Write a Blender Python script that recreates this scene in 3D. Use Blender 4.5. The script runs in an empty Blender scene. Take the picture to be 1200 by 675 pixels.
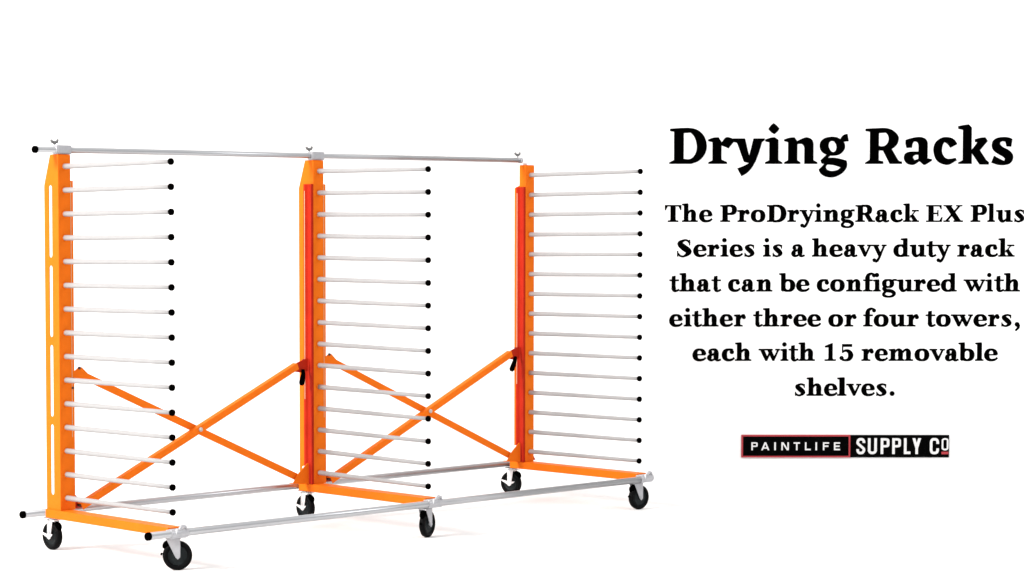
import bpy, math
from math import sin, cos, pi, radians, hypot
from mathutils import Vector, Matrix

scene = bpy.context.scene
col = scene.collection

# ------------------------------------------------------------------ helpers
def tag(o, label=None, cat=None, group=None, kind=None):
    if label: o['label'] = label
    if cat: o['category'] = cat
    if group: o['group'] = group
    if kind: o['kind'] = kind
    return o

class MB:
    """collects shapes that become ONE mesh object"""
    def __init__(s): s.v = []; s.f = []; s.sm = []
    def add(s, vs, fs, smooth=False):
        n = len(s.v); s.v += [tuple(v) for v in vs]
        s.f += [tuple(i + n for i in f) for f in fs]; s.sm += [smooth] * len(fs); return s
    def box(s, x0, x1, y0, y1, z0, z1):
        return s.add([(x0,y0,z0),(x1,y0,z0),(x1,y1,z0),(x0,y1,z0),(x0,y0,z1),(x1,y0,z1),(x1,y1,z1),(x0,y1,z1)],
                     [(0,3,2,1),(4,5,6,7),(0,1,5,4),(1,2,6,5),(2,3,7,6),(3,0,4,7)])
    def tube(s, pts, radii, n=20, caps=True):
        P = [Vector(p) for p in pts]
        if not isinstance(radii, (list, tuple)): radii = [radii] * len(P)
        vs = []; fs = []
        u = None
        for i, p in enumerate(P):
            d = (P[min(i+1, len(P)-1)] - P[max(i-1, 0)]).normalized()
            if u is None:
                u = d.orthogonal().normalized()
            u = (u - d * u.dot(d)).normalized(); w = d.cross(u)
            for k in range(n):
                a = 2*pi*k/n; vs.append(p + radii[i]*(cos(a)*u + sin(a)*w))
        side = []
        for i in range(len(P)-1):
            for k in range(n):
                side.append((i*n+k, i*n+(k+1) % n, (i+1)*n+(k+1) % n, (i+1)*n+k))
        b = len(s.v)
        s.add(vs, side, True)
        if caps:
            m = (len(P)-1)*n
            s.f += [tuple(b+k for k in reversed(range(n))), tuple(b+m+k for k in range(n))]; s.sm += [False, False]
        return s
    def prism(s, poly, origin, U, V, t):
        """poly in (U,V) plane at origin, thickness t along U x V"""
        U = Vector(U); V = Vector(V); N = U.cross(V).normalized(); O = Vector(origin); n = len(poly)
        vs = [O + U*a + V*b for a, b in poly] + [O + U*a + V*b + N*t for a, b in poly]
        return s.add(vs, [tuple(reversed(range(n))), tuple(range(n, 2*n))] + [(i, (i+1) % n, n+(i+1) % n, n+i) for i in range(n)])
    def ball(s, c, r, n=14, m=8, sc=(1,1,1)):
        vs = [(c[0], c[1], c[2]+r*sc[2])]; fs = []
        for j in range(1, m):
            for k in range(n):
                a = 2*pi*k/n; b = pi*j/m
                vs.append((c[0]+r*sc[0]*sin(b)*cos(a), c[1]+r*sc[1]*sin(b)*sin(a), c[2]+r*sc[2]*cos(b)))
        vs.append((c[0], c[1], c[2]-r*sc[2]))
        for k in range(n): fs.append((0, 1+k, 1+(k+1) % n))
        for j in range(m-2):
            for k in range(n): fs.append((1+j*n+k, 1+(j+1)*n+k, 1+(j+1)*n+(k+1) % n, 1+j*n+(k+1) % n))
        e = len(vs)-1
        for k in range(n): fs.append((e, 1+(m-2)*n+(k+1) % n, 1+(m-2)*n+k))
        return s.add(vs, fs, True)
    def lathe_x(s, prof, n=48):
        """profile of (x, r), turned about the local x axis, closed ring"""
        m = len(prof); vs = []
        for k in range(n):
            a = 2*pi*k/n
            for x, r in prof: vs.append((x, r*cos(a), r*sin(a)))
        fs = []
        for k in range(n):
            for j in range(m):
                fs.append((k*m+j, k*m+(j+1) % m, ((k+1) % n)*m+(j+1) % m, ((k+1) % n)*m+j))
        return s.add(vs, fs, True)
    def plate(s, outline, holes, origin, U, V, t):
        """flat plate with holes cut in it"""
        cu = bpy.data.curves.new('tmp', 'CURVE'); cu.dimensions = '2D'; cu.fill_mode = 'BOTH'; cu.extrude = t/2
        for loop in [outline] + holes:
            sp = cu.splines.new('POLY'); sp.points.add(len(loop)-1)
            for q, p in zip(sp.points, loop): q.co = (p[0], p[1], 0, 1)
            sp.use_cyclic_u = True
        ob = bpy.data.objects.new('tmp', cu); col.objects.link(ob)
        bpy.context.view_layer.update()
        me = bpy.data.meshes.new_from_object(ob.evaluated_get(bpy.context.evaluated_depsgraph_get()))
        U = Vector(U); V = Vector(V); N = U.cross(V).normalized(); O = Vector(origin)
        s.add([O + U*q.co.x + V*q.co.y + N*(q.co.z + t/2) for q in me.vertices], [tuple(f.vertices) for f in me.polygons])
        bpy.data.objects.remove(ob); bpy.data.curves.remove(cu); bpy.data.meshes.remove(me)
        return s
    def build(s, name, m, parent=None, bevel=0, loc=None, rotz=None):
        me = bpy.data.meshes.new(name); me.from_pydata(s.v, [], s.f)
        me.polygons.foreach_set('use_smooth', s.sm); me.materials.append(m); me.update()
        import bmesh
        bm = bmesh.new(); bm.from_mesh(me)
        bmesh.ops.remove_doubles(bm, verts=bm.verts, dist=1e-6)
        bmesh.ops.recalc_face_normals(bm, faces=bm.faces); bm.to_mesh(me); bm.free()
        o = bpy.data.objects.new(name, me); col.objects.link(o)
        if parent: o.parent = parent
        if loc: o.location = loc
        if rotz is not None: o.rotation_euler = (0, 0, rotz)
        if bevel:
            b = o.modifiers.new('bevel', 'BEVEL'); b.width = bevel; b.segments = 2; b.limit_method = 'ANGLE'; b.angle_limit = radians(40)
        return o

# ------------------------------------------------------------------ materials
def mat(name, rgb, rough=.45, metal=0, spec=.5, var=.06, scale=30, bump=0.0, stretch=None):
    m = bpy.data.materials.new(name); m.use_nodes = True; nt = m.node_tree; b = nt.nodes['Principled BSDF']
    tc = nt.nodes.new('ShaderNodeTexCoord'); n = nt.nodes.new('ShaderNodeTexNoise'); n.inputs['Scale'].default_value = scale
    n.inputs['Detail'].default_value = 4
    mp = nt.nodes.new('ShaderNodeMapping'); nt.links.new(tc.outputs['Object'], mp.inputs[0]); nt.links.new(mp.outputs[0], n.inputs['Vector'])
    if stretch: mp.inputs['Scale'].default_value = stretch
    r = nt.nodes.new('ShaderNodeValToRGB'); r.color_ramp.elements[0].position = .3; r.color_ramp.elements[1].position = .7
    r.color_ramp.elements[0].color = tuple(c*(1-var) for c in rgb) + (1,)
    r.color_ramp.elements[1].color = tuple(min(1, c*(1+var)) for c in rgb) + (1,)
    nt.links.new(n.outputs['Fac'], r.inputs[0]); nt.links.new(r.outputs[0], b.inputs['Base Color'])
    b.inputs['Roughness'].default_value = rough; b.inputs['Metallic'].default_value = metal; b.inputs['Specular IOR Level'].default_value = spec
    if bump:
        bp = nt.nodes.new('ShaderNodeBump'); bp.inputs['Strength'].default_value = bump; bp.inputs['Distance'].default_value = .002
        nt.links.new(n.outputs['Fac'], bp.inputs['Height']); nt.links.new(bp.outputs[0], b.inputs['Normal'])
    return m

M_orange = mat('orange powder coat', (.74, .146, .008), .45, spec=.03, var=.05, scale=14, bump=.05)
M_red_shade = mat('red orange shade coat', (.40, .021, .008), .45, spec=.03, var=.08, scale=14)  # orange coat with its shade and bounce put in as deeper red
M_rod = mat('white painted tube', (.325, .319, .322), .45, spec=.12, var=.03, scale=20)
M_chrome = mat('zinc plated steel', (.41, .415, .43), .29, metal=.85, var=.015, scale=15)
M_zinc = mat('pressed zinc clamp', (.40, .40, .42), .42, metal=.5, var=.06, scale=60, bump=.1)
M_white = mat('white enamelled steel', (.80, .80, .81), .35, var=.03)
M_black = mat('black plastic', (.0008, .0008, .0008), .6, spec=.0, var=.2)
M_rubber = mat('black rubber tyre', (.0015, .0015, .0018), .6, spec=.07, var=.25, scale=60)
M_hub = mat('dark grey wheel hub', (.009, .012, .013), .5, spec=.15, var=.25, scale=60)
M_dark = mat('dark steel bolt', (.03, .015, .01), .5, var=.1)
M_pin = mat('pale bolt head', (.46, .42, .40), .5, spec=.1)
M_wing = mat('dull grey wing nut', (.16, .16, .16), .6, spec=.1)
M_pale = mat('pale orange light line', (.62, .36, .22), .5, spec=.2)  # light line of the slot edge, put into the colour
M_floor = mat('white studio floor', (.78, .78, .78), .9, spec=0, var=.003, scale=2)
M_ink = mat('black lettering', (.0004, .0004, .0004), .9, spec=0, var=.1)
M_panel = mat('black logo panel', (.0015, .0015, .0015), .9, spec=0, var=.2)
M_frame = mat('muted red frame', (.33, .042, .05), .8, spec=.05, var=.12, scale=200)
M_let = mat('white logo lettering', (.60, .60, .60), .7, spec=.05, var=.02)

# ------------------------------------------------------------------ camera
F = 2681.635; YAW = .739419; PITCH = .0477452; ROLL = -.0021178; CX = 389.949; CY = 390.144
CAM = Vector((-6.51305, -9.06527, 1.59632))
fw = Vector((sin(YAW)*cos(PITCH), cos(YAW)*cos(PITCH), -sin(PITCH)))
rt0 = Vector((cos(YAW), -sin(YAW), 0)); up0 = rt0.cross(fw)
rt = cos(ROLL)*rt0 + sin(ROLL)*up0; up = -sin(ROLL)*rt0 + cos(ROLL)*up0
cd = bpy.data.cameras.new('camera'); cam = bpy.data.objects.new('camera', cd); col.objects.link(cam); scene.camera = cam
cam.matrix_world = Matrix(((rt.x, up.x, -fw.x, CAM.x), (rt.y, up.y, -fw.y, CAM.y), (rt.z, up.z, -fw.z, CAM.z), (0, 0, 0, 1)))
cd.sensor_width = 36; cd.lens = F*36/1200; cd.shift_x = (600-CX)/1200; cd.shift_y = (CY-337.5)/1200; cd.clip_end = 200

# ------------------------------------------------------------------ the setting
WD = 14.1                                   # the backdrop stands square to the camera, this far from it
Wn = Vector((sin(YAW), cos(YAW), 0)); Wr = rt0
W0 = Vector((CAM.x, CAM.y, 0)) + Wn*WD
fl = MB()
a, b_ = -14, 14
q = [W0 + Wr*a - Wn*.1, W0 + Wr*b_ - Wn*.1, W0 + Wr*b_ - Wn*26, W0 + Wr*a - Wn*26]
fl.add([(p.x, p.y, 0) for p in q], [(0, 3, 2, 1)])
tag(fl.build('floor', M_floor), kind='structure')
bd = MB(); prof = [(-.1, 0.0)] + [(-.1 + .1*sin(t*pi/12), .1 - .1*cos(t*pi/12)) for t in range(1, 7)] + [(0, 6.5)]
vs = []
for d, z in prof:
    for h in (a, b_):
        p = W0 + Wr*h + Wn*d; vs.append((p.x, p.y, z))
bd.add(vs, [(2*i, 2*i+1, 2*i+3, 2*i+2) for i in range(len(prof)-1)], True)
tag(bd.build('backdrop', M_floor), kind='structure')

# ------------------------------------------------------------------ the drying rack
L = 1.653616; A = .833; DZ = .115; TIL = (.006, -.0049, .00635)
rack = bpy.data.objects.new('drying_rack', None); col.objects.link(rack)
tag(rack, 'long orange wheeled drying rack with three posts and rows of white tube arms', 'drying rack')

def slot(y0, y1, z0, z1, n=8):
    c = (y0+y1)/2; r = (y1-y0)/2
    return [(c + r*cos(pi*k/n), z1 - r + r*sin(pi*k/n)) for k in range(n+1)] + [(c - r*cos(pi*k/n), z0 + r - r*sin(pi*k/n)) for k in range(n+1)]
SL = [(1.434, 1.785), (1.048, 1.396), (.66, 1.01), (.278, .623)]

def copy_tree(o, parent, dx):
    c = o.copy(); col.objects.link(c); c.parent = parent
    if dx: c.location.x += dx
    for ch in [k for k in bpy.data.objects if k.parent == o]: copy_tree(ch, c, 0)
    return c

for i in range(3):
    X = i*L
    # post: front plate and two slotted side plates
    p = MB(); W = .036; T = .003
    p.box(X-W, X+W, 0, T, .2, 1.93)
    if i < 2: out = [(T, .2), (.115, .2), (.117, 1.785), (.068, 1.93), (T, 1.93)]
    else:     out = [(T, .2), (.088, .2), (.088, 1.80), (.049, 1.815), (.049, 1.93), (T, 1.93)]
    holes = [slot(.053 if i < 2 else .05, .079 if i < 2 else .07, a_, c_) for a_, c_ in SL]
    if i == 2: holes = []
    p.plate(out, holes, (X-W, 0, 0), (0,1,0), (0,0,1), T)
    p.plate(out, holes, (X+W-T, 0, 0), (0,1,0), (0,0,1), T)
    p.build('post', M_orange, rack)
    cp = MB(); cp.box(X-W, X+W, T, (.068 if i < 2 else .049), 1.9305, 1.9335); cp.build('post_cap', M_orange, rack)
    # side channels that take the braces
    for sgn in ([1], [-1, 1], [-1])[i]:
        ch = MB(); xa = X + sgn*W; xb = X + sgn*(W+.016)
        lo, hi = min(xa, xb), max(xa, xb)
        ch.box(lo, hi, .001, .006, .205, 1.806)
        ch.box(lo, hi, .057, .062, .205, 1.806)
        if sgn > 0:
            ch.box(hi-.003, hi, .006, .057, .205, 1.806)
        else:                                   # web dished into a shallow trough for its shading
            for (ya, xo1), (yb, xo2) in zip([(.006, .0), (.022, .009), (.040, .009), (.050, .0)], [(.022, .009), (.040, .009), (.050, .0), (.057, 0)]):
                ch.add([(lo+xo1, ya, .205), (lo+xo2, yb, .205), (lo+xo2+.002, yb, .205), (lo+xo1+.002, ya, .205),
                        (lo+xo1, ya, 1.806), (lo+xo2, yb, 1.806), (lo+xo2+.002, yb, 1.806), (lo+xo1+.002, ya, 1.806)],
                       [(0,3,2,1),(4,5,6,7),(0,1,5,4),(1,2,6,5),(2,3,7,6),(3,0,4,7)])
        ch.build('side_channel', M_red_shade if sgn < 0 else M_orange, rack)  # left channels: shaded orange painted as red
        # added pale strip, paints in the light line along the slot edge
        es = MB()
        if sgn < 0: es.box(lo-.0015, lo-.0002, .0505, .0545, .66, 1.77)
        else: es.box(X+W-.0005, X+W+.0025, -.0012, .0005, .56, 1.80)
        es.build('light_line_strip', M_pale, rack)
    # base leg
    lg = MB(); lg.box(X-.045, X+.036, -.850, .116, .163, .205)
    lg.build('base_leg', M_orange, rack, bevel=.003)
    gp = MB()
    gp.prism([(X+.02, .2045), (X+.105, .2045), (X+.052, .285), (X+.02, .285)], (0, .052, 0), (1,0,0), (0,0,1), .004)
    gp.build('gusset_plate', M_red_shade, rack)  # plate on the shaded side, shade painted in as red
    # sub-assembly at the foot of each post, left side
    if i > 0:
        g2 = MB()
        g2.prism([(X-.165, .215), (X-.05, .205), (X-.05, .315), (X-.06, .318), (X-.13, .262)], (0, .030, 0), (1,0,0), (0,0,1), .004)
        g2.prism([(X-.165, .215), (X-.05, .205), (X-.05, .209), (X-.163, .219)], (0, .055, 0), (1,0,0), (0,0,1), .022)
        g2.build('brace_bracket', M_orange, rack, bevel=.001)
        for bz in (.292, .852):
            bb = MB(); bb.tube([(X-.048, .058, bz), (X-.062, .058, bz)], [.0105, .008], 12); bb.build('bolt', M_white, rack)
        for bz in (.835, .869):
            bb = MB(); bb.tube([(X-.05, .066, bz), (X-.0555, .066, bz)], .005, 8); bb.build('bolt', M_dark, rack)
    # shelf arms
    proto = None
    for k in range(15):
        z = .265 + DZ*k
        if proto is None:
            ar = MB(); n = 6
            P0 = Vector((0, .012, 0)); P1 = Vector((0, -A+.008, TIL[i]))
            ar.tube([P0.lerp(P1, j/n) for j in range(n+1)], [.0132 - .0036*j/n for j in range(n+1)], 24)
            arm = ar.build('shelf_arm', M_rod, rack, loc=(X, 0, z))
            c = MB(); c.tube([(0, -A+.012, TIL[i]), (0, -A+.009, TIL[i]), (0, -A-.001, TIL[i]), (0, -A-.004, TIL[i])], [.013, .0155, .0155, .013], 24)
            c.build('end_cap', M_black, arm)
            cl = MB(); cl.tube([(0, -.0005, 0), (0, -.004, 0)], [.0175, .0155], 20)
            cl.build('collar', M_orange, arm)
            proto = arm
        else:
            c = proto.copy(); col.objects.link(c); c.parent = rack; c.location = (X, 0, z)
            for chd in [q_ for q_ in proto.children]:
                e = chd.copy(); col.objects.link(e); e.parent = c
    # top clamp
    if i < 2:
        tcl = MB(); tcl.box(X-.034, X+.052, .010, .050, 1.9345, 1.978)
        tcl.box(X-.028, X+.046, .006, .0095, 1.940, 1.972)
        t = tcl.build('top_clamp', M_zinc, rack, bevel=.003)
    else:
        tcl = MB(); tcl.box(X-.014, X-.004, .016, .048, 1.9345, 1.948)
        t = tcl.build('top_clamp', M_white, rack, bevel=.002)
    wx = X-.020 if i < 2 else X-.052
    wb = MB(); wb.tube([(wx, .05, 1.966), (wx, .05, 1.992)], .0042, 10)
    wb.build('bolt_shank', M_zinc, t)
    wn = MB(); wn.ball((wx, .05, 1.991), .0095)
    wn.tube([(wx-.002, .05, 1.991), (wx-.015, .052, 1.996), (wx-.019, .053, 2.005)], [.006, .0075, .006], 8)
    wn.tube([(wx+.002, .05, 1.991), (wx+.013, .048, 1.995), (wx+.017, .047, 2.007)], [.006, .0075, .006], 8)
    wn.build('wing_nut', M_wing, t)

# braces: two crossing angle bars in each bay
def brace(x0, z0, x1, z1, y, flange, parent, name='cross_brace', w=.031):
    d = Vector((x1-x0, 0, z1-z0)); ln = d.length; d.normalize(); nrm = Vector((-d.z, 0, d.x))
    m = MB()
    m.prism([(0, -w/2), (ln, -w/2), (ln, w/2), (0, w/2)], (x0, y+.003, z0), d, nrm, .003)
    m.prism([(0, w/2-.003), (ln, w/2-.003), (ln, w/2-.0001), (0, w/2-.0001)], (x0, y+flange, z0), d, nrm, flange-.0031)
    return m.build(name, M_orange, parent, bevel=.0008)
for j in range(2):
    X = j*L
    brace(X+.108, .866, X+1.53, .247, .040, .016, rack, w=.038)
    brace(X+.095, .214, X+1.510, .842, .004, .034, rack, w=.035)
    # pivot bolt where they cross
    pv = MB(); pv.tube([(X+.842, .004, .547), (X+.842, -.003, .547), (X+.842, -.007, .547)], [.0115, .0105, .006], 16)
    pv.build('pivot_bolt', M_pin, rack)
    # upper bracket beside the left post
    ub = MB()
    ub.prism([(X+.05, .812), (X+.125, .828), (X+.165, .856), (X+.120, .896), (X+.100, .896), (X+.05, .862)], (0, .036, 0), (1,0,0), (0,0,1), .004)
    ub.build('brace_bracket', M_orange, rack, bevel=.001)
    db = MB(); db.tube([(X+.103, .034, .893), (X+.103, .026, .893)], .007, 10); db.build('bolt', M_dark, rack)
    if j == 0:
        for bz in (.845, .80):
            db = MB(); db.tube([(X+.040, -.001, bz), (X+.040, -.005, bz)], .006, 10); db.build('bolt', M_dark, rack)
    # lower bracket right of the left post
    lb = MB(); lb.prism([(X+.052, .2045), (X+.150, .2045), (X+.115, .238), (X+.052, .300)], (0, .046, 0), (1,0,0), (0,0,1), .004)
    lb.build('brace_bracket', M_red_shade, rack)
    db = MB(); db.tube([(X+.100, .041, .222), (X+.100, .026, .222)], .011, 10); db.build('bolt', M_dark, rack)
    # upper right bracket, and the hanging black latch handle
    X1 = (j+1)*L
    rb = MB(); rb.prism([(X1-.150, .812), (X1-.085, .802), (X1-.050, .812), (X1-.050, .880), (X1-.085, .872), (X1-.150, .850)], (0, .036, 0), (1,0,0), (0,0,1), .004)
    r_ = rb.build('brace_bracket', M_red_shade, rack, bevel=.001)
    hd = MB()
    if j == 0: pts = [(X1-.093, .022, .822), (X1-.094, .020, .800), (X1-.100, .018, .775), (X1-.106, .018, .750), (X1-.108, .020, .737)]
    else:      pts = [(X1-.095, .022, .822), (X1-.104, .020, .800), (X1-.118, .018, .775), (X1-.131, .018, .750), (X1-.136, .020, .740)]
    hd.tube(pts, [.008, .012, .0145, .0155, .009], 14)
    hd.build('latch_handle', M_black, rack)

# rails
def rail(name, p0, p1, r, m, cap0=None, cap1=None):
    o = MB(); o.tube([p0, p1], r, 28); o = o.build(name, m, rack)
    for cp, p, s in ((cap0, p0, -1), (cap1, p1, 1)):
        if cp:
            c = MB(); x, y, z = p
            c.tube([(x+s*-.010, y, z), (x+s*.004, y, z), (x+s*.008, y, z)], [cp, cp, cp*.85], 28); c.build('end_cap', M_black, o)
    return o
rail('top_rail', (-.150, .032, 1.955), (3.262, .032, 1.960), .0145, M_chrome, .0175)
cr = MB(); cr.tube([(3.248, .032, 1.96), (3.266, .032, 1.96)], .0170, 24); cr.build('rail_collar', M_zinc, rack)
rail('rear_rail', (-.167, .136, .185), (3.32, .136, .187), .0175, M_chrome, .0185)
rail('front_rail', (-.191, -.888, .183), (3.25, -.888, .176), .0175, M_chrome, .0192)

# front clamps over each leg end
for i in range(3):
    X = i*L
    X -= .048
    c = MB(); c.tube([(X-.018, -.888, .182), (X+.082, -.888, .182)], .0225, 28)
    c.box(X-.020, X+.070, -.906, -.862, .160, .200)
    cl = c.build('rail_clamp', M_zinc, rack, bevel=.003)
    lv = MB(); lv.tube([(X+.028, -.90, .190), (X+.030, -.905, .206), (X+.045, -.905, .217), (X+.062, -.905, .211), (X+.070, -.904, .196)], [.006, .007, .0075, .007, .004], 12)
    lv.build('clamp_lever', M_zinc, cl)
    tb = MB(); tb.tube([(X+.004, -.905, .182), (X+.012, -.905, .205)], [.006, .004], 10)
    tb.build('screw', M_white, cl)

# casters: local x is the axle, origin on the floor under the wheel
def caster(x, y, ztop, theta, rear):
    ang = radians(-132.4 + theta)
    R0 = .0685; w = .0155; hy = .012 if rear else -.020
    f = MB()
    for s in (-1, 1):
        xo = s*.0215
        if rear: poly = [(hy-.024, ztop-.012), (hy+.016, ztop-.012), (.012, .058), (0, .052), (-.012, .058)]
        else:    poly = [(hy-.034, ztop-.012), (hy+.030, ztop-.012), (hy+.032, .115), (.011, .062), (0, .052), (-.011, .062)]
        f.prism(poly, (xo-.0015, 0, 0), (0,1,0), (0,0,1), .003)
    f.box(-.023, .023, hy-.034, hy+.034, ztop-.016, ztop-.011)
    f.tube([(0, hy, ztop-.012), (0, hy, ztop-.003)], .024, 24)
    f.tube([(-.026, 0, R0), (.026, 0, R0)], .008, 14)
    fo = f.build('caster', M_white if rear else M_zinc, rack, loc=(x, y, 0), rotz=ang)
    t = MB(); t.lathe_x([(-w, .046), (-w, .060), (-w*.75, .0665), (-w*.3, R0), (w*.3, R0), (w*.75, .0665), (w, .060), (w, .046)])
    to = t.build('tyre', M_rubber, fo); to.location = (0, 0, R0)
    h = MB(); h.lathe_x([(-w*.8, .006), (-w*.8, .020), (-w*.5, .028), (-w*.5, .040), (-w*.8, .0465), (w*.8, .0465), (w*.5, .040), (w*.5, .028), (w*.8, .020), (w*.8, .006)])
    ho = h.build('hub', M_hub, fo); ho.location = (0, 0, R0)
    bl = MB()
    s = 1 if rear else -1
    a0, a1 = (radians(28), radians(66))
    arc = []
    for k in range(7):
        t_ = a0 + (a1-a0)*k/6; arc.append((0, s*(R0+.004)*cos(t_), R0+(R0+.004)*sin(t_)))
    bl.tube(arc, [.006, .012, .015, .016, .015, .012, .007], 12)
    bl.build('brake_lever', M_black, fo)
    if rear:
        pd = MB(); tilt = radians(58)
        U = Vector((0, 1, 0)); V = Vector((cos(tilt), 0, sin(tilt)))
        pd.prism([(-.046, .014), (-.040, .020), (-.002, .010), (.048, .010), (.030, -.004), (-.004, -.020)], (.030, 0, .074), U, V, .003)
        pd.build('brake_pedal', M_white, fo, bevel=.001)
    else:
        pd = MB(); pd.tube([(0, -R0-.001, .075), (0, -R0-.009, .077)], .006, 10)
        pd.build('brake_pin', M_black, fo)
    mp = MB(); mp.box(-.034, .034, hy-.036, hy+.036, ztop-.0035, ztop)
    mp.build('mounting_plate', M_dark if rear else M_zinc, fo)
for i, th in enumerate((-46, -50, -38)): caster(i*L, (.122, .110, .145)[i], .1625, th, True)
for i, th in enumerate((8, 60, 36)): caster(i*L+(.032, .000, .006)[i], -.822, .1625, th, False)

# ------------------------------------------------------------------ overlaid caption text, added as lettering on the backdrop
def wall(u, v):
    """a place on the backdrop -> (metres to the right, height)"""
    d = rt*((u-CX)/F) + up*(-(v-CY)/F) + fw
    t = WD / d.dot(Wn); p = CAM + d*t
    return (p - W0).dot(Wr), p.z
def line_map(u0, u1, v):
    a0, z0 = wall(u0, v); a1, z1 = wall(u1, v); s = (a1-a0)/(u1-u0); sh = (z1-z0)/(u1-u0)
    return lambda u, w: (a0 + (u-u0)*s, z0 + (u-u0)*sh - (w-v)*s)

BOLD = 0
def cr_(p0, p1, p2, p3, t):
    return tuple(.5*((2*b)+(-a+c)*t+(2*a-5*b+4*c-d)*t*t+(-a+3*b-3*c+d)*t*t*t) for a, b, c, d in zip(p0, p1, p2, p3))
def stroke(pts, closed=False, n=6):
    P = pts; m = len(P); out = []
    rng = range(m) if closed else range(m-1)
    for i in rng:
        g = (lambda k: P[k % m]) if closed else (lambda k: P[max(0, min(m-1, k))])
        for k in range(n): out.append(cr_(g(i-1), g(i), g(i+1), g(i+2), k/n))
    if not closed: out.append(P[-1])
    q = []; N = len(out); Lft = []; Rgt = []
    for i in range(N):
        a = out[(i-1) % N] if closed else out[max(0, i-1)]; b = out[(i+1) % N] if closed else out[min(N-1, i+1)]
        dx, dy = b[0]-a[0], b[1]-a[1]; l = hypot(dx, dy) or 1
        nx, ny = -dy/l, dx/l; w = max(out[i][2]/2 + BOLD, 6.6 if BOLD else 0)
        Lft.append((out[i][0]+nx*w, out[i][1]+ny*w)); Rgt.append((out[i][0]-nx*w, out[i][1]-ny*w))
    for i in range(N if closed else N-1):
        j = (i+1) % N; q.append([Rgt[i], Rgt[j], Lft[j], Lft[i]])
    return q
def el(cx, cy, rx, ry, wv, wh, a0, a1, closed=False):
    n = max(4, round(abs(a1-a0)/22.5)); o = []
    for k in range(n if closed else n+1):
        a = radians(a0+(a1-a0)*k/n); c, d = cos(a), sin(a)
        o.append((cx+rx*math.copysign(abs(c)**.9, c), cy+ry*math.copysign(abs(d)**.9, d), wh+(wv-wh)*abs(c)**1.5))
    return o
def dot(x, y, r, n=16): return [[(x+r*cos(2*pi*k/n), y+r*sin(2*pi*k/n)) for k in range(n)]]
def rect(x0, x1, y0, y1): return [[(x0, y0), (x1, y0), (x1, y1), (x0, y1)]]
def sb(x0, x1, s0, s1):      # foot serif with bracket
    return rect(x0-1, x1+1, 0, 10.5) + [[(s0-7, 9), (s1+7, 9), (s1, 17), (s0, 17)]]
def stp(x0, x1, s0, s1, y):  # head serif with bracket
    return rect(x0-1, x1+1, y-10.5, y) + [[(s0, y-17), (s1, y-17), (s1+7, y-9), (s0-7, y-9)]]
def flag(x, s0, s1, y):      # sloping head serif at the left of a stem
    return [[(x-1, y-11), (s0, y-15), (s1, y-15), (s1, y+1), (s0+4, y), (x-1, y-2)]]
ST = 27
def stem(x, y0, y1, w=ST): return rect(x-1, x+w+2, y0, y1)
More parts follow.
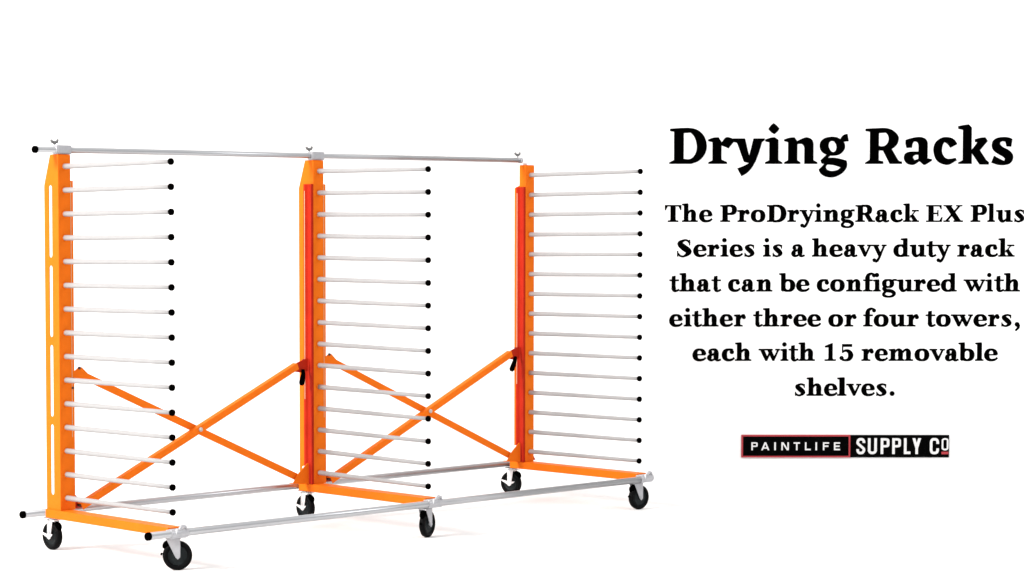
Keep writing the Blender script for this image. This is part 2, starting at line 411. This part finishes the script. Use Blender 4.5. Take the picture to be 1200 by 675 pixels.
def G():
    g = {}
    g['o'] = (92, stroke(el(46, 39.5, 31.5, 34.5, 28, 9, 0, 360, True), True, 3))
    g['e'] = (85, stroke(el(43, 40, 28.5, 34.5, 25, 9, 0, 180)[:-1] + el(45, 40, 30.5, 34.5, 29, 12, 180, 270) + [(60, 7, 11), (73, 12, 8), (83, 22, 4)], False, 3) + rect(22, 80, 36, 45))
    g['c'] = (78, stroke(el(45, 40, 30.5, 34.5, 29, 9, 50, 180)[:-1] + el(45, 40, 30.5, 34.5, 29, 12, 180, 270) + [(57, 7, 11), (69, 12, 8), (77, 22, 4)], False, 3) + dot(62, 58, 14))
    g['a'] = (89, dot(19, 57, 13) + stroke([(12, 64, 8), (22, 72, 8), (38, 75, 9), (52, 70, 18), (57, 56, 27), (57, 26, 27), (62, 9, 19), (73, 4, 8), (88, 10, 4)]) + stroke([(52, 46, 6), (34, 42, 9), (19, 34, 18), (14, 21, 26), (18, 9, 18), (29, 5, 10), (42, 9, 8), (52, 18, 6)]))
    ar = lambda x: stroke([(x, 56, 6), (x+7, 66, 8), (x+19, 73, 11), (x+31, 69, 21), (x+37, 56, 27), (x+37, 30, 27)])
    g['n'] = (104, stem(13, 0, 76) + flag(0, 13, 40, 79) + sb(0, 52, 13, 40) + ar(39) + stem(62.5, 0, 44) + sb(54, 104, 63, 90))
    g['h'] = (104, stem(13, 0, 118) + flag(0, 13, 40, 121) + sb(0, 52, 13, 40) + ar(39) + stem(62.5, 0, 44) + sb(54, 104, 63, 90))
    g['m'] = (158, stem(13, 0, 76) + flag(0, 13, 40, 79) + sb(0, 51, 13, 40) + ar(39) + stem(62.5, 0, 44) + sb(55, 102, 63, 90) + ar(91) + stem(114.5, 0, 44) + sb(107, 158, 115, 142))
    g['r'] = (80, stem(13, 0, 76) + flag(0, 13, 40, 79) + sb(0, 57, 13, 40) + stroke([(38, 48, 5), (48, 66, 9), (62, 74, 11), (72, 70, 8)]) + dot(66, 61, 13.5))
    g['i'] = (50, stem(12, 0, 76) + flag(0, 12, 39, 79) + sb(0, 50, 12, 39) + dot(24, 108, 15))
    g['l'] = (50, stem(12, 0, 118) + flag(0, 12, 39, 121) + sb(0, 50, 12, 39))
    g['d'] = (104, stroke(el(46, 39.5, 31.5, 34.5, 29, 9, 48, 312), False, 3) + stem(62, 0, 118) + flag(46, 62, 89, 121) + rect(80, 104, 0, 10.5))
    g['b'] = (103, stem(13, 6, 118) + flag(0, 13, 40, 121) + [[(13, 8), (20, 0), (26, 0), (40, 10)]] + stroke(el(57, 39.5, 31.5, 34.5, 29, 9, -132, 132), False, 3))
    g['t'] = (65, rect(15, 41, 22, 79) + [[(15, 78), (41, 78), (41, 104), (17, 100)]] + rect(0, 64, 68, 79) + stroke([(28, 24, 26), (33, 9, 20), (46, 4, 9), (65, 13, 4)]))
    g['f'] = (85, stem(14, 0, 90) + rect(0, 62, 68, 79) + sb(0, 60, 14, 41) + stroke([(27.5, 84, 27), (33, 106, 19), (52, 117, 10), (70, 113, 6)]) + dot(70, 105, 13))
    g['u'] = (108, stem(13, 24, 78) + flag(0, 13, 40, 79) + stroke([(26.5, 28, 27), (35, 9, 19), (50, 6, 11), (70, 20, 6)]) + stem(66, 0, 78) + flag(54, 66, 93, 79) + rect(85, 108, 0, 10.5))
    g['s'] = (73, stroke([(64, 66, 5), (52, 74, 7), (35, 75, 8), (17, 61, 20), (36, 43, 27), (55, 22, 23), (38, 4.5, 8), (20, 5, 7), (8, 14, 5)]) + rect(59, 66, 53, 78) + rect(3, 10, 0, 27))
    v = lambda x: [[(x+9, 74), (x+39, 74), (x+62, 22), (x+56, 0), (x+46, 0)], [(x+45, 0), (x+59, 0), (x+93, 74), (x+79, 74), (x+52, 18)]]
    g['v'] = (100, v(0) + rect(0, 50, 68.5, 79.5) + rect(66, 100, 68.5, 79.5))
    g['y'] = (100, [[(9, 74), (39, 74), (62, 22), (56, 0), (46, 0)]] + stroke([(85, 76, 8), (66, 32, 9), (52, -2, 11), (38, -26, 12), (24, -33, 8)], n=4) + dot(18, -23, 13) + rect(0, 50, 68.5, 79.5) + rect(66, 100, 68.5, 79.5))
    g['w'] = (145, v(0) + v(48) + rect(0, 96, 68.5, 79.5) + rect(113, 145, 68.5, 79.5))
    g['k'] = (104, stem(13, 0, 118) + flag(0, 13, 40, 121) + sb(0, 52, 13, 40) + [[(38, 28), (46, 28), (86, 74), (76, 74)], [(44, 42), (64, 52), (98, 5), (66, 5)]] + rect(56, 102, 68.5, 79.5) + rect(56, 104, 0, 10.5))
    g['g'] = (96, stroke(el(40, 52.5, 25, 23, 25, 8, 0, 360, True), True, 3) + stroke([(62, 68, 8), (78, 76, 8), (96, 75, 9)]) + stroke([(24, 32, 8), (12, 19, 17), (30, 7, 18), (60, 3, 19), (80, -11, 19), (70, -28, 12), (44, -34, 8), (16, -27, 14), (12, -14, 14), (26, 1, 8)]))
    g['T'] = (108, rect(37, 71, 0, 111) + sb(20, 88, 38, 70) + rect(0, 108, 101, 111) + [[(0, 76), (6, 76), (20, 105), (0, 111)], [(102, 76), (108, 76), (108, 111), (88, 105)]])
    bowlP = stroke([(40, 106, 9)] + el(62, 79.5, 30, 26.5, 29, 10, 90, -90) + [(40, 53, 9)], False, 3)
    g['P'] = (107, rect(14, 49, 0, 111) + sb(0, 64, 15, 46) + stp(0, 44, 15, 46, 111) + bowlP)
    g['R'] = (128, rect(14, 49, 0, 111) + sb(0, 60, 15, 46) + stp(0, 44, 15, 46, 111) + bowlP + [[(54, 54), (84, 58), (118, 4), (84, 4)]] + rect(84, 128, 0, 10.5))
    g['D'] = (125, rect(14, 49, 0, 111) + sb(0, 44, 15, 46) + stp(0, 44, 15, 46, 111) + stroke([(40, 106, 9)] + el(60, 55.5, 49, 50.5, 32, 10, 90, -90) + [(40, 5, 9)], False, 3))
    g['E'] = (107, rect(15, 49, 0, 111) + rect(0, 100, 101, 111) + rect(0, 100, 0, 10) + rect(46, 78, 51, 61) + rect(72, 80, 36, 78) + [[(94, 82), (100, 82), (100, 111), (84, 105)], [(101, 34), (107, 34), (102, 0), (84, 6)]])
    g['X'] = (128, [[(10, 106), (49, 106), (117, 5), (77, 5)], [(9, 5), (27, 5), (114, 106), (97, 106)]] + rect(0, 58, 102, 111) + rect(82, 124, 102, 111) + rect(0, 42, 0, 10.5) + rect(66, 128, 0, 10.5))
    g['S'] = (97, stroke([(86, 88, 6), (70, 105, 8), (48, 107, 9), (20, 86, 27), (46, 60, 36), (80, 32, 31), (50, 4, 9), (24, 5, 8), (8, 22, 6)]) + rect(80, 88, 74, 111) + rect(2, 10, 0, 38))
    g['1'] = (72, rect(24, 52, 0, 110) + [[(0, 88), (24, 88), (52, 100), (52, 116), (44, 116), (0, 98)]] + sb(0, 72, 24, 52))
    g['5'] = (87, rect(20, 82, 92, 111) + rect(16, 24, 52, 111) + stroke([(20, 60, 8), (42, 68, 11), (63, 60, 21), (73, 37, 29), (64, 14, 20), (44, 5, 10), (18, 7, 8)]) + dot(14, 19, 14))
    g[','] = (38, dot(17, 14, 16) + stroke([(26, 12, 16), (24, -8, 12), (6, -27, 4)]))
    g['.'] = (33, dot(16.5, 15, 16.5))
    return g
BOLD = 2.7
GL = G()
BOLD = 0
SC = 215/1200
O1, O2 = 775, 985
lines = [
 (260.1, [(O1, 'T 22 130 h 135 237 e 248 333 P 385 492 r 498 578 o 586 678 D 690 815 r 824 902 y 903 1003 i 1003 1050 n 1058 1165'),
          (O2, 'g 0 92 R 97 225 a 228 318 c 327 405 k 410 513 E 558 667 X 672 800 P 850 955 l 960 1008 u 1017 1125 s 1133 1206')]),
 (300.8, [(O1, 'S 100 197 e 210 295 r 300 380 i 387 438 e 447 532 s 540 613 i 665 715 s 724 796 a 850 938 h 985 1090 e 1100 1185'),
          (O2, 'a 22 110 v 108 205 y 203 301 d 347 450 u 452 560 t 560 625 y 622 720 r 763 845 a 850 938 c 947 1027 k 1032 1138')]),
 (341.6, [(O1, 't 52 116 h 119 225 a 233 322 t 327 390 c 438 515 a 525 612 n 622 725 b 770 873 e 883 968 c 1018 1098 o 1105 1197'),
          (O2, 'n 37 140 f 147 232 i 213 262 g 270 366 u 368 475 r 478 558 e 565 650 d 658 760 w 803 945 i 948 996 t 1003 1068 h 1068 1172')]),
 (382.6, [(O1, 'e 53 138 i 147 197 t 200 265 h 268 373 e 383 467 r 475 553 t 600 662 h 665 770 r 778 858 e 865 950 e 957 1043 o 1093 1187'),
          (O2, 'r 25 105 f 148 233 o 218 312 u 318 428 r 432 512 t 555 620 o 625 718 w 720 865 e 870 957 r 963 1040 s 1048 1122 , 1137 1175')]),
 (422.9, [(O1, 'e 205 292 a 300 390 c 397 477 h 482 587 w 635 775 i 780 830 t 832 895 h 897 1003 1 1068 1140'),
          (O2, '5 -8 80 r 137 217 e 225 308 m 315 473 o 485 578 v 580 682 a 683 772 b 770 873 l 880 933 e 940 1027')]),
 (463.8, [(O1, 's 870 945 h 950 1057 e 1065 1150'),
          (O2, 'l -22 37 v 36 135 e 137 222 s 230 305 . 320 353')]),
]
UP = (0, 0, 1)
def wall_prism(mb, poly, mp, t, lift=.0005):
    # nearly flat cut lettering, thickness towards the camera (Wr x up points towards it)
    ar2 = sum(poly[i][0]*poly[(i+1) % len(poly)][1] - poly[(i+1) % len(poly)][0]*poly[i][1] for i in range(len(poly)))
    pts = [mp(*p) for p in poly]
    mb.prism(pts, W0 - Wn*(lift), Wr, UP, t)

par = bpy.data.objects.new('paragraph_lettering', None); col.objects.link(par)
par.location = W0 + Wr*wall(990, 463)[0] + Vector((0, 0, wall(990, 463)[1]))
tag(par, 'six lines of smaller bold black serif caption text under the heading, added on the white backdrop', 'lettering')
offp = Vector(par.location)
def build_at(mb, name, m, parent, off, bevel=0):
    mb.v = [(v[0]-off.x, v[1]-off.y, v[2]-off.z) for v in mb.v]
    return mb.build(name, m, parent, bevel)
for base, segs in lines:
    mp = line_map(780, 1200, base)
    mb = MB(); n_ = 0; last = None
    for O, spec in segs:
        tk = spec.split()
        for k in range(0, len(tk), 3):
            w, polys = GL[tk[k]]; x0 = float(tk[k+1]); x1 = float(tk[k+2]); s = (x1-x0)/w
            if last is not None and O + x0*SC - last > 5.6:
                build_at(mb, 'word', M_ink, par, offp); mb = MB()
            last = O + x1*SC
            for poly in polys:
                n_ += 1
                wall_prism(mb, [(O + (x0 + px*s)*SC, base - py*SC) for px, py in poly], mp, .002 + (n_ % 9)*.00002)
    build_at(mb, 'word', M_ink, par, offp)

# heading: each word cut from outlines
def smooth(loop, closed=True):
    n = len(loop); out = []
    def sharp(i):
        a, b, c = loop[i-1], loop[i], loop[(i+1) % n]
        v1 = Vector((b[0]-a[0], b[1]-a[1])); v2 = Vector((c[0]-b[0], c[1]-b[1]))
        return v1.angle(v2, 0) > radians(38) or v1.length > 95 or v2.length > 95
    sh = [sharp(i) for i in range(n)]
    for i in range(n):
        j = (i+1) % n; p1, p2 = loop[i], loop[j]
        out.append(p1)
        if sh[i] and sh[j]: continue
        p0 = loop[i-1] if not sh[i] else (2*p1[0]-p2[0], 2*p1[1]-p2[1])
        p3 = loop[(j+1) % n] if not sh[j] else (2*p2[0]-p1[0], 2*p2[1]-p1[1])
        for k in (1, 2, 3): out.append(cr_(p0, p1, p2, p3, k/4))
    return out
HG = [
 # (origin u, outline, holes) in ninths of a unit
 (0, 780, [(45,98),(160,90),(255,90),(330,108),(385,150),(420,210),(433,285),(420,350),(385,405),(335,445),(270,468),(38,468),(38,452),(88,428),(88,130),(45,124)],
    [[(190,144),(262,140),(295,175),(318,225),(328,290),(318,350),(290,395),(250,418),(190,416)]]),
 (0, 780, [(445,213),(500,192),(557,188),(590,240),(625,195),(650,186),(690,195),(708,204),(714,240),(660,308),(640,295),(588,275),(588,422),(648,448),(648,468),(450,468),(450,450),(493,432),(493,240),(447,230)], []),
 (0, 780, [(709,200),(836,200),(880,385),(925,200),(1045,200),(1043,218),(1015,240),(985,345),(950,440),(905,515),(855,566),(800,598),(755,515),(820,490),(880,460),(825,447),(755,255),(740,243),(715,240)], []),
 (0, 885, [(190,38),(222,62),(253,97),(232,128),(200,157),(165,135),(135,103),(158,68)], []),
 (0, 885, [(105,212),(160,192),(205,188),(243,215),(243,428),(285,452),(285,468),(103,468),(103,450),(147,430),(147,242),(105,232)], []),
 (0, 885, [(303,210),(360,192),(412,188),(440,228),(485,205),(535,188),(580,200),(605,225),(613,260),(613,428),(655,450),(655,468),(517,468),(517,300),(508,275),(490,260),(465,258),(443,262),(443,430),(476,450),(476,468),(305,468),(305,450),(345,430),(345,240),(303,230)], []),
 (0, 885, [(895,207),(915,175),(940,158),(970,152),(985,230),(932,235),(945,270),(942,310),(915,350),(875,375),(820,382),(790,382),(765,405),(830,402),(900,415),(963,432),(970,475),(960,515),(930,555),(885,588),(830,608),(780,610),(730,598),(690,570),(668,530),(728,468),(700,465),(688,430),(750,372),(710,350),(685,315),(678,280),(685,240),(715,205),(760,187),(820,182),(865,190)],
    [[(800,226),(830,232),(850,265),(855,300),(845,330),(825,345),(800,335),(780,305),(772,275),(780,240)], [(765,475),(830,482),(900,505),(870,530),(820,542),(780,538),(755,525),(745,505),(750,485)]]),
 (1, 1005, [(80,98),(200,92),(285,90),(350,105),(400,140),(428,180),(430,215),(418,255),(390,290),(358,312),(425,425),(440,438),(467,442),(467,468),(337,468),(265,328),(222,328),(222,432),(270,440),(270,468),(78,468),(78,455),(127,425),(127,130),(80,124)],
    [[(222,145),(295,140),(315,165),(325,200),(318,240),(295,270),(260,283),(222,280)]]),
 (1, 1005, [(503,215),(560,198),(620,186),(670,186),(715,205),(735,240),(737,280),(737,410),(783,418),(783,435),(715,476),(690,474),(652,440),(600,475),(560,478),(520,465),(492,430),(487,395),(495,365),(525,345),(570,338),(640,338),(640,275),(632,245),(610,233),(590,235),(577,260),(572,298),(515,300),(503,260)],
    [[(640,372),(605,375),(585,388),(583,405),(600,428),(640,415)]]),
 (1, 1095, [(240,260),(165,300),(140,265),(105,238),(88,265),(78,310),(80,350),(100,390),(130,412),(175,413),(222,403),(235,430),(155,476),(100,474),(50,455),(15,420),(-5,370),(-13,320),(-5,270),(15,235),(50,205),(90,188),(130,186),(170,192),(210,215)], []),
 (1, 1095, [(245,72),(300,60),(357,52),(390,85),(390,322),(452,240),(425,238),(422,210),(480,193),(535,188),(560,228),(478,325),(545,425),(575,450),(572,475),(475,475),(440,425),(393,355),(393,468),(250,468),(250,452),(297,430),(297,110),(248,100)], []),
 (1, 1095, [(820,208),(808,287),(758,285),(745,235),(715,230),(692,240),(690,262),(720,290),(780,320),(820,360),(830,400),(818,440),(785,470),(720,482),(660,476),(598,455),(628,380),(670,405),(735,437),(743,415),(725,395),(680,370),(635,340),(608,305),(603,265),(615,225),(650,198),(700,186),(760,186),(800,196)], []),
]
hp = bpy.data.objects.new('heading_lettering', None); col.objects.link(hp)
hp.location = W0 + Wr*wall(986, 192)[0] + Vector((0, 0, wall(986, 192)[1]))
tag(hp, 'large black two word caption heading above the paragraph, added on the white backdrop', 'lettering')
mp = line_map(780, 1200, 185)
for wd in (0, 1):
    mb = MB()
    for g_, O, out, holes in HG:
        if g_ != wd: continue
        cv = lambda lp: [mp(O + x/9, 140 + y/9) for x, y in smooth(lp)]
        mb.plate(cv(out), [cv(h) for h in holes], W0 - Wn*.0005, Wr, UP, .003)
    build_at(mb, 'heading_word', M_ink, hp, Vector(hp.location))

# overlaid logo graphic, added as a raised panel on the backdrop
lp = bpy.data.objects.new('logo_caption', None); col.objects.link(lp)
lp.location = W0 + Wr*wall(990, 535.8)[0] + Vector((0, 0, wall(990, 535.8)[1]))
tag(lp, 'narrow black logo caption box with white capitals and a thin red frame round its left half', 'sign')
offl = Vector(lp.location); mp = line_map(868, 1112, 523)
pb = MB(); wall_prism(pb, [(868.7, 535.8), (1111.8, 535.8), (1111.8, 509.6), (868.7, 509.6)], mp, .008); build_at(pb, 'logo_panel', M_panel, lp, offl)
fb = MB(); e = 1.9; x0, x1, y0, y1 = 868.5, 996, 509.4, 536
for a_, b2, c_, d_ in ((x0, x1, y0, y0+e), (x0, x1, y1-e, y1), (x0, x0+e, y0+e, y1-e), (x1-e, x1, y0+e, y1-e)):
    wall_prism(fb, [(a_, d_), (b2, d_), (b2, c_), (a_, c_)], mp, .010)
build_at(fb, 'logo_frame', M_frame, lp, offl)
ub = MB(); wall_prism(ub, [(990+1003*.1125, 500+286*.1125), (990+1076*.1125, 500+286*.1125), (990+1076*.1125, 500+259*.1125), (990+1003*.1125, 500+259*.1125)], mp, .0095)
build_at(ub, 'logo_underline', M_frame, lp, offl)
def sans(ch, w, h, t):
    """plain capitals drawn with an even pen: box w by h, pen t"""
    r = t/2; m = h/2
    c = lambda pts, cl=False: stroke([(x, y, t) for x, y in pts], cl, 5)
    if ch == 'I': return rect(0, w, 0, h)
    if ch == 'L': return rect(0, t, 0, h) + rect(t, w, 0, t)
    if ch == 'T': return rect(0, w, h-t, h) + rect(w/2-r, w/2+r, 0, h-t)
    if ch == 'F': return rect(0, t, 0, h) + rect(t, w, h-t, h) + rect(t, w*.9, h*.42, h*.42+t)
    if ch == 'E': return rect(0, t, 0, h) + rect(t, w, h-t, h) + rect(t, w*.92, m-r, m+r) + rect(t, w, 0, t)
    if ch == 'N': return rect(0, t, 0, h) + rect(w-t, w, 0, h) + [[(t*.2, h), (t*1.4, h), (w-t*.2, 0), (w-t*1.4, 0)]]
    if ch == 'A': return [[(0, 0), (t*1.05, 0), (w/2+t*.55, h), (w/2-t*.55, h)], [(w-t*1.05, 0), (w, 0), (w/2+t*.55, h), (w/2-t*.55, h)]] + rect(w*.22, w*.78, h*.2, h*.2+t*.85)
    if ch == 'Y': return [[(0, h), (t*1.1, h), (w/2+r, h*.42), (w/2-r, h*.36)], [(w, h), (w-t*1.1, h), (w/2-r, h*.42), (w/2+r, h*.36)]] + rect(w/2-r, w/2+r, 0, h*.42)
    if ch == 'P':
        b = h*.42; k = min(w-t, (h-b)/2)*.75
        return rect(0, t, 0, h) + rect(t, w-k, h-t*.9, h) + rect(t, w-k, b, b+t*.9) + stroke([(w-k-1, h-t*.45, t*.9), (w-k*.45, h-t*.7, t), (w-r, (h+b)/2+(h-b)*.12, t), (w-r, (h+b)/2-(h-b)*.12, t), (w-k*.45, b+t*.7, t), (w-k-1, b+t*.45, t*.9)])
    if ch == 'U': return rect(0, t, h*.25, h) + rect(w-t, w, h*.25, h) + c([(r, h*.27), (r, h*.2), (w*.28, r*1.25), (w/2, r*.9), (w*.72, r*1.25), (w-r, h*.2), (w-r, h*.27)])
    if ch == 'O': return c([(w/2, h-r*.9), (w-r*1.3, h*.87), (w-r, h*.7), (w-r, h*.3), (w-r*1.3, h*.13), (w/2, r*.9), (r*1.3, h*.13), (r, h*.3), (r, h*.7), (r*1.3, h*.87)], True)
    if ch == 'C': return c([(w-r, h*.64), (w-r, h*.78), (w*.74, h-r*1.2), (w/2, h-r*.85), (w*.26, h-r*1.2), (r, h*.76), (r, h*.5), (r, h*.24), (w*.26, r*1.2), (w/2, r*.85), (w*.74, r*1.2), (w-r, h*.22), (w-r, h*.36)])
    if ch == 'S': return c([(w-r, h*.70), (w-r, h*.80), (w*.72, h-r*1.1), (w/2, h-r*.85), (w*.27, h-r*1.2), (r, h*.78), (r*1.2, h*.66), (w*.5, h*.50), (w-r*1.2, h*.34), (w-r, h*.22), (w*.72, r*1.2), (w/2, r*.85), (w*.27, r*1.1), (r, h*.20), (r, h*.31)])
sl = MB(); n_ = 0
def put(O, ch, x0, x1, yb, yt, t):
    global n_
    for poly in sans(ch, x1-x0, yb-yt, t):
        n_ += 1
        wall_prism(sl, [(O + (x0+px)*.1125, 500 + (yb-py)*.1125) for px, py in poly], mp, .0100 + (n_ % 7)*.00003)
for ch, x0, x1 in (('P',135,200),('A',238,322),('I',373,390),('N',447,525),('T',575,640),('L',693,753),('I',802,818),('F',880,943),('E',995,1058)):
    put(865, ch, x0, x1, 244, 161, 15)
build_at(sl, 'logo_word', M_let, lp, offl); sl = MB()
for ch, x0, x1 in (('S',118,208),('U',237,330),('P',370,460),('P',490,580),('L',612,680),('Y',700,790)):
    put(990, ch, x0, x1, 284, 118, 27)
build_at(sl, 'logo_word', M_let, lp, offl); sl = MB()
put(990, 'C', 882, 976, 284, 118, 27)
build_at(sl, 'logo_word', M_let, lp, offl); sl = MB()
put(990, 'O', 1005, 1075, 245, 118, 17)
build_at(sl, 'logo_word', M_let, lp, offl)

# ------------------------------------------------------------------ light
w = bpy.data.worlds.new('World'); scene.world = w; w.use_nodes = True; nt = w.node_tree
bg = nt.nodes['Background']
tc = nt.nodes.new('ShaderNodeTexCoord'); sx = nt.nodes.new('ShaderNodeSeparateXYZ'); rp = nt.nodes.new('ShaderNodeValToRGB')
nt.links.new(tc.outputs['Generated'], sx.inputs[0]); nt.links.new(sx.outputs['Z'], rp.inputs[0]); nt.links.new(rp.outputs[0], bg.inputs['Color'])
rp.color_ramp.elements[0].position = 0.05; rp.color_ramp.elements[0].color = (.50, .50, .51, 1)
rp.color_ramp.elements[1].position = .75; rp.color_ramp.elements[1].color = (1, 1, 1, 1)
bg.inputs['Strength'].default_value = 1.18
def lamp(name, loc, target, size, power, color=(1,1,1), size_y=None):
    l = bpy.data.lights.new(name, 'AREA'); l.energy = power; l.size = size; l.color = color
    if size_y: l.shape = 'RECTANGLE'; l.size_y = size_y
    o = bpy.data.objects.new(name, l); col.objects.link(o); o.location = loc
    o.rotation_euler = (Vector(target)-Vector(loc)).to_track_quat('-Z', 'Y').to_euler(); return o
lamp('key softbox', (-12, 2.2, 9.2), (1.2, 0, .9), 3.6, 3700, (1, .97, .93))
lamp('backdrop fill', tuple(W0 - Wn*5.5 + Wr*6 + Vector((0, 0, 4.8))), tuple(W0 + Wr*5 + Vector((0, 0, .8))), 5, 170, size_y=1.2)  # unseen fill lamp added to whiten the backdrop

scene.view_settings.view_transform = 'Standard'; scene.view_settings.look = 'None'
scene.view_settings.exposure = 0; scene.view_settings.gamma = 1
scene.render.engine = 'CYCLES'
scene.cycles.max_bounces = 8; scene.cycles.diffuse_bounces = 5
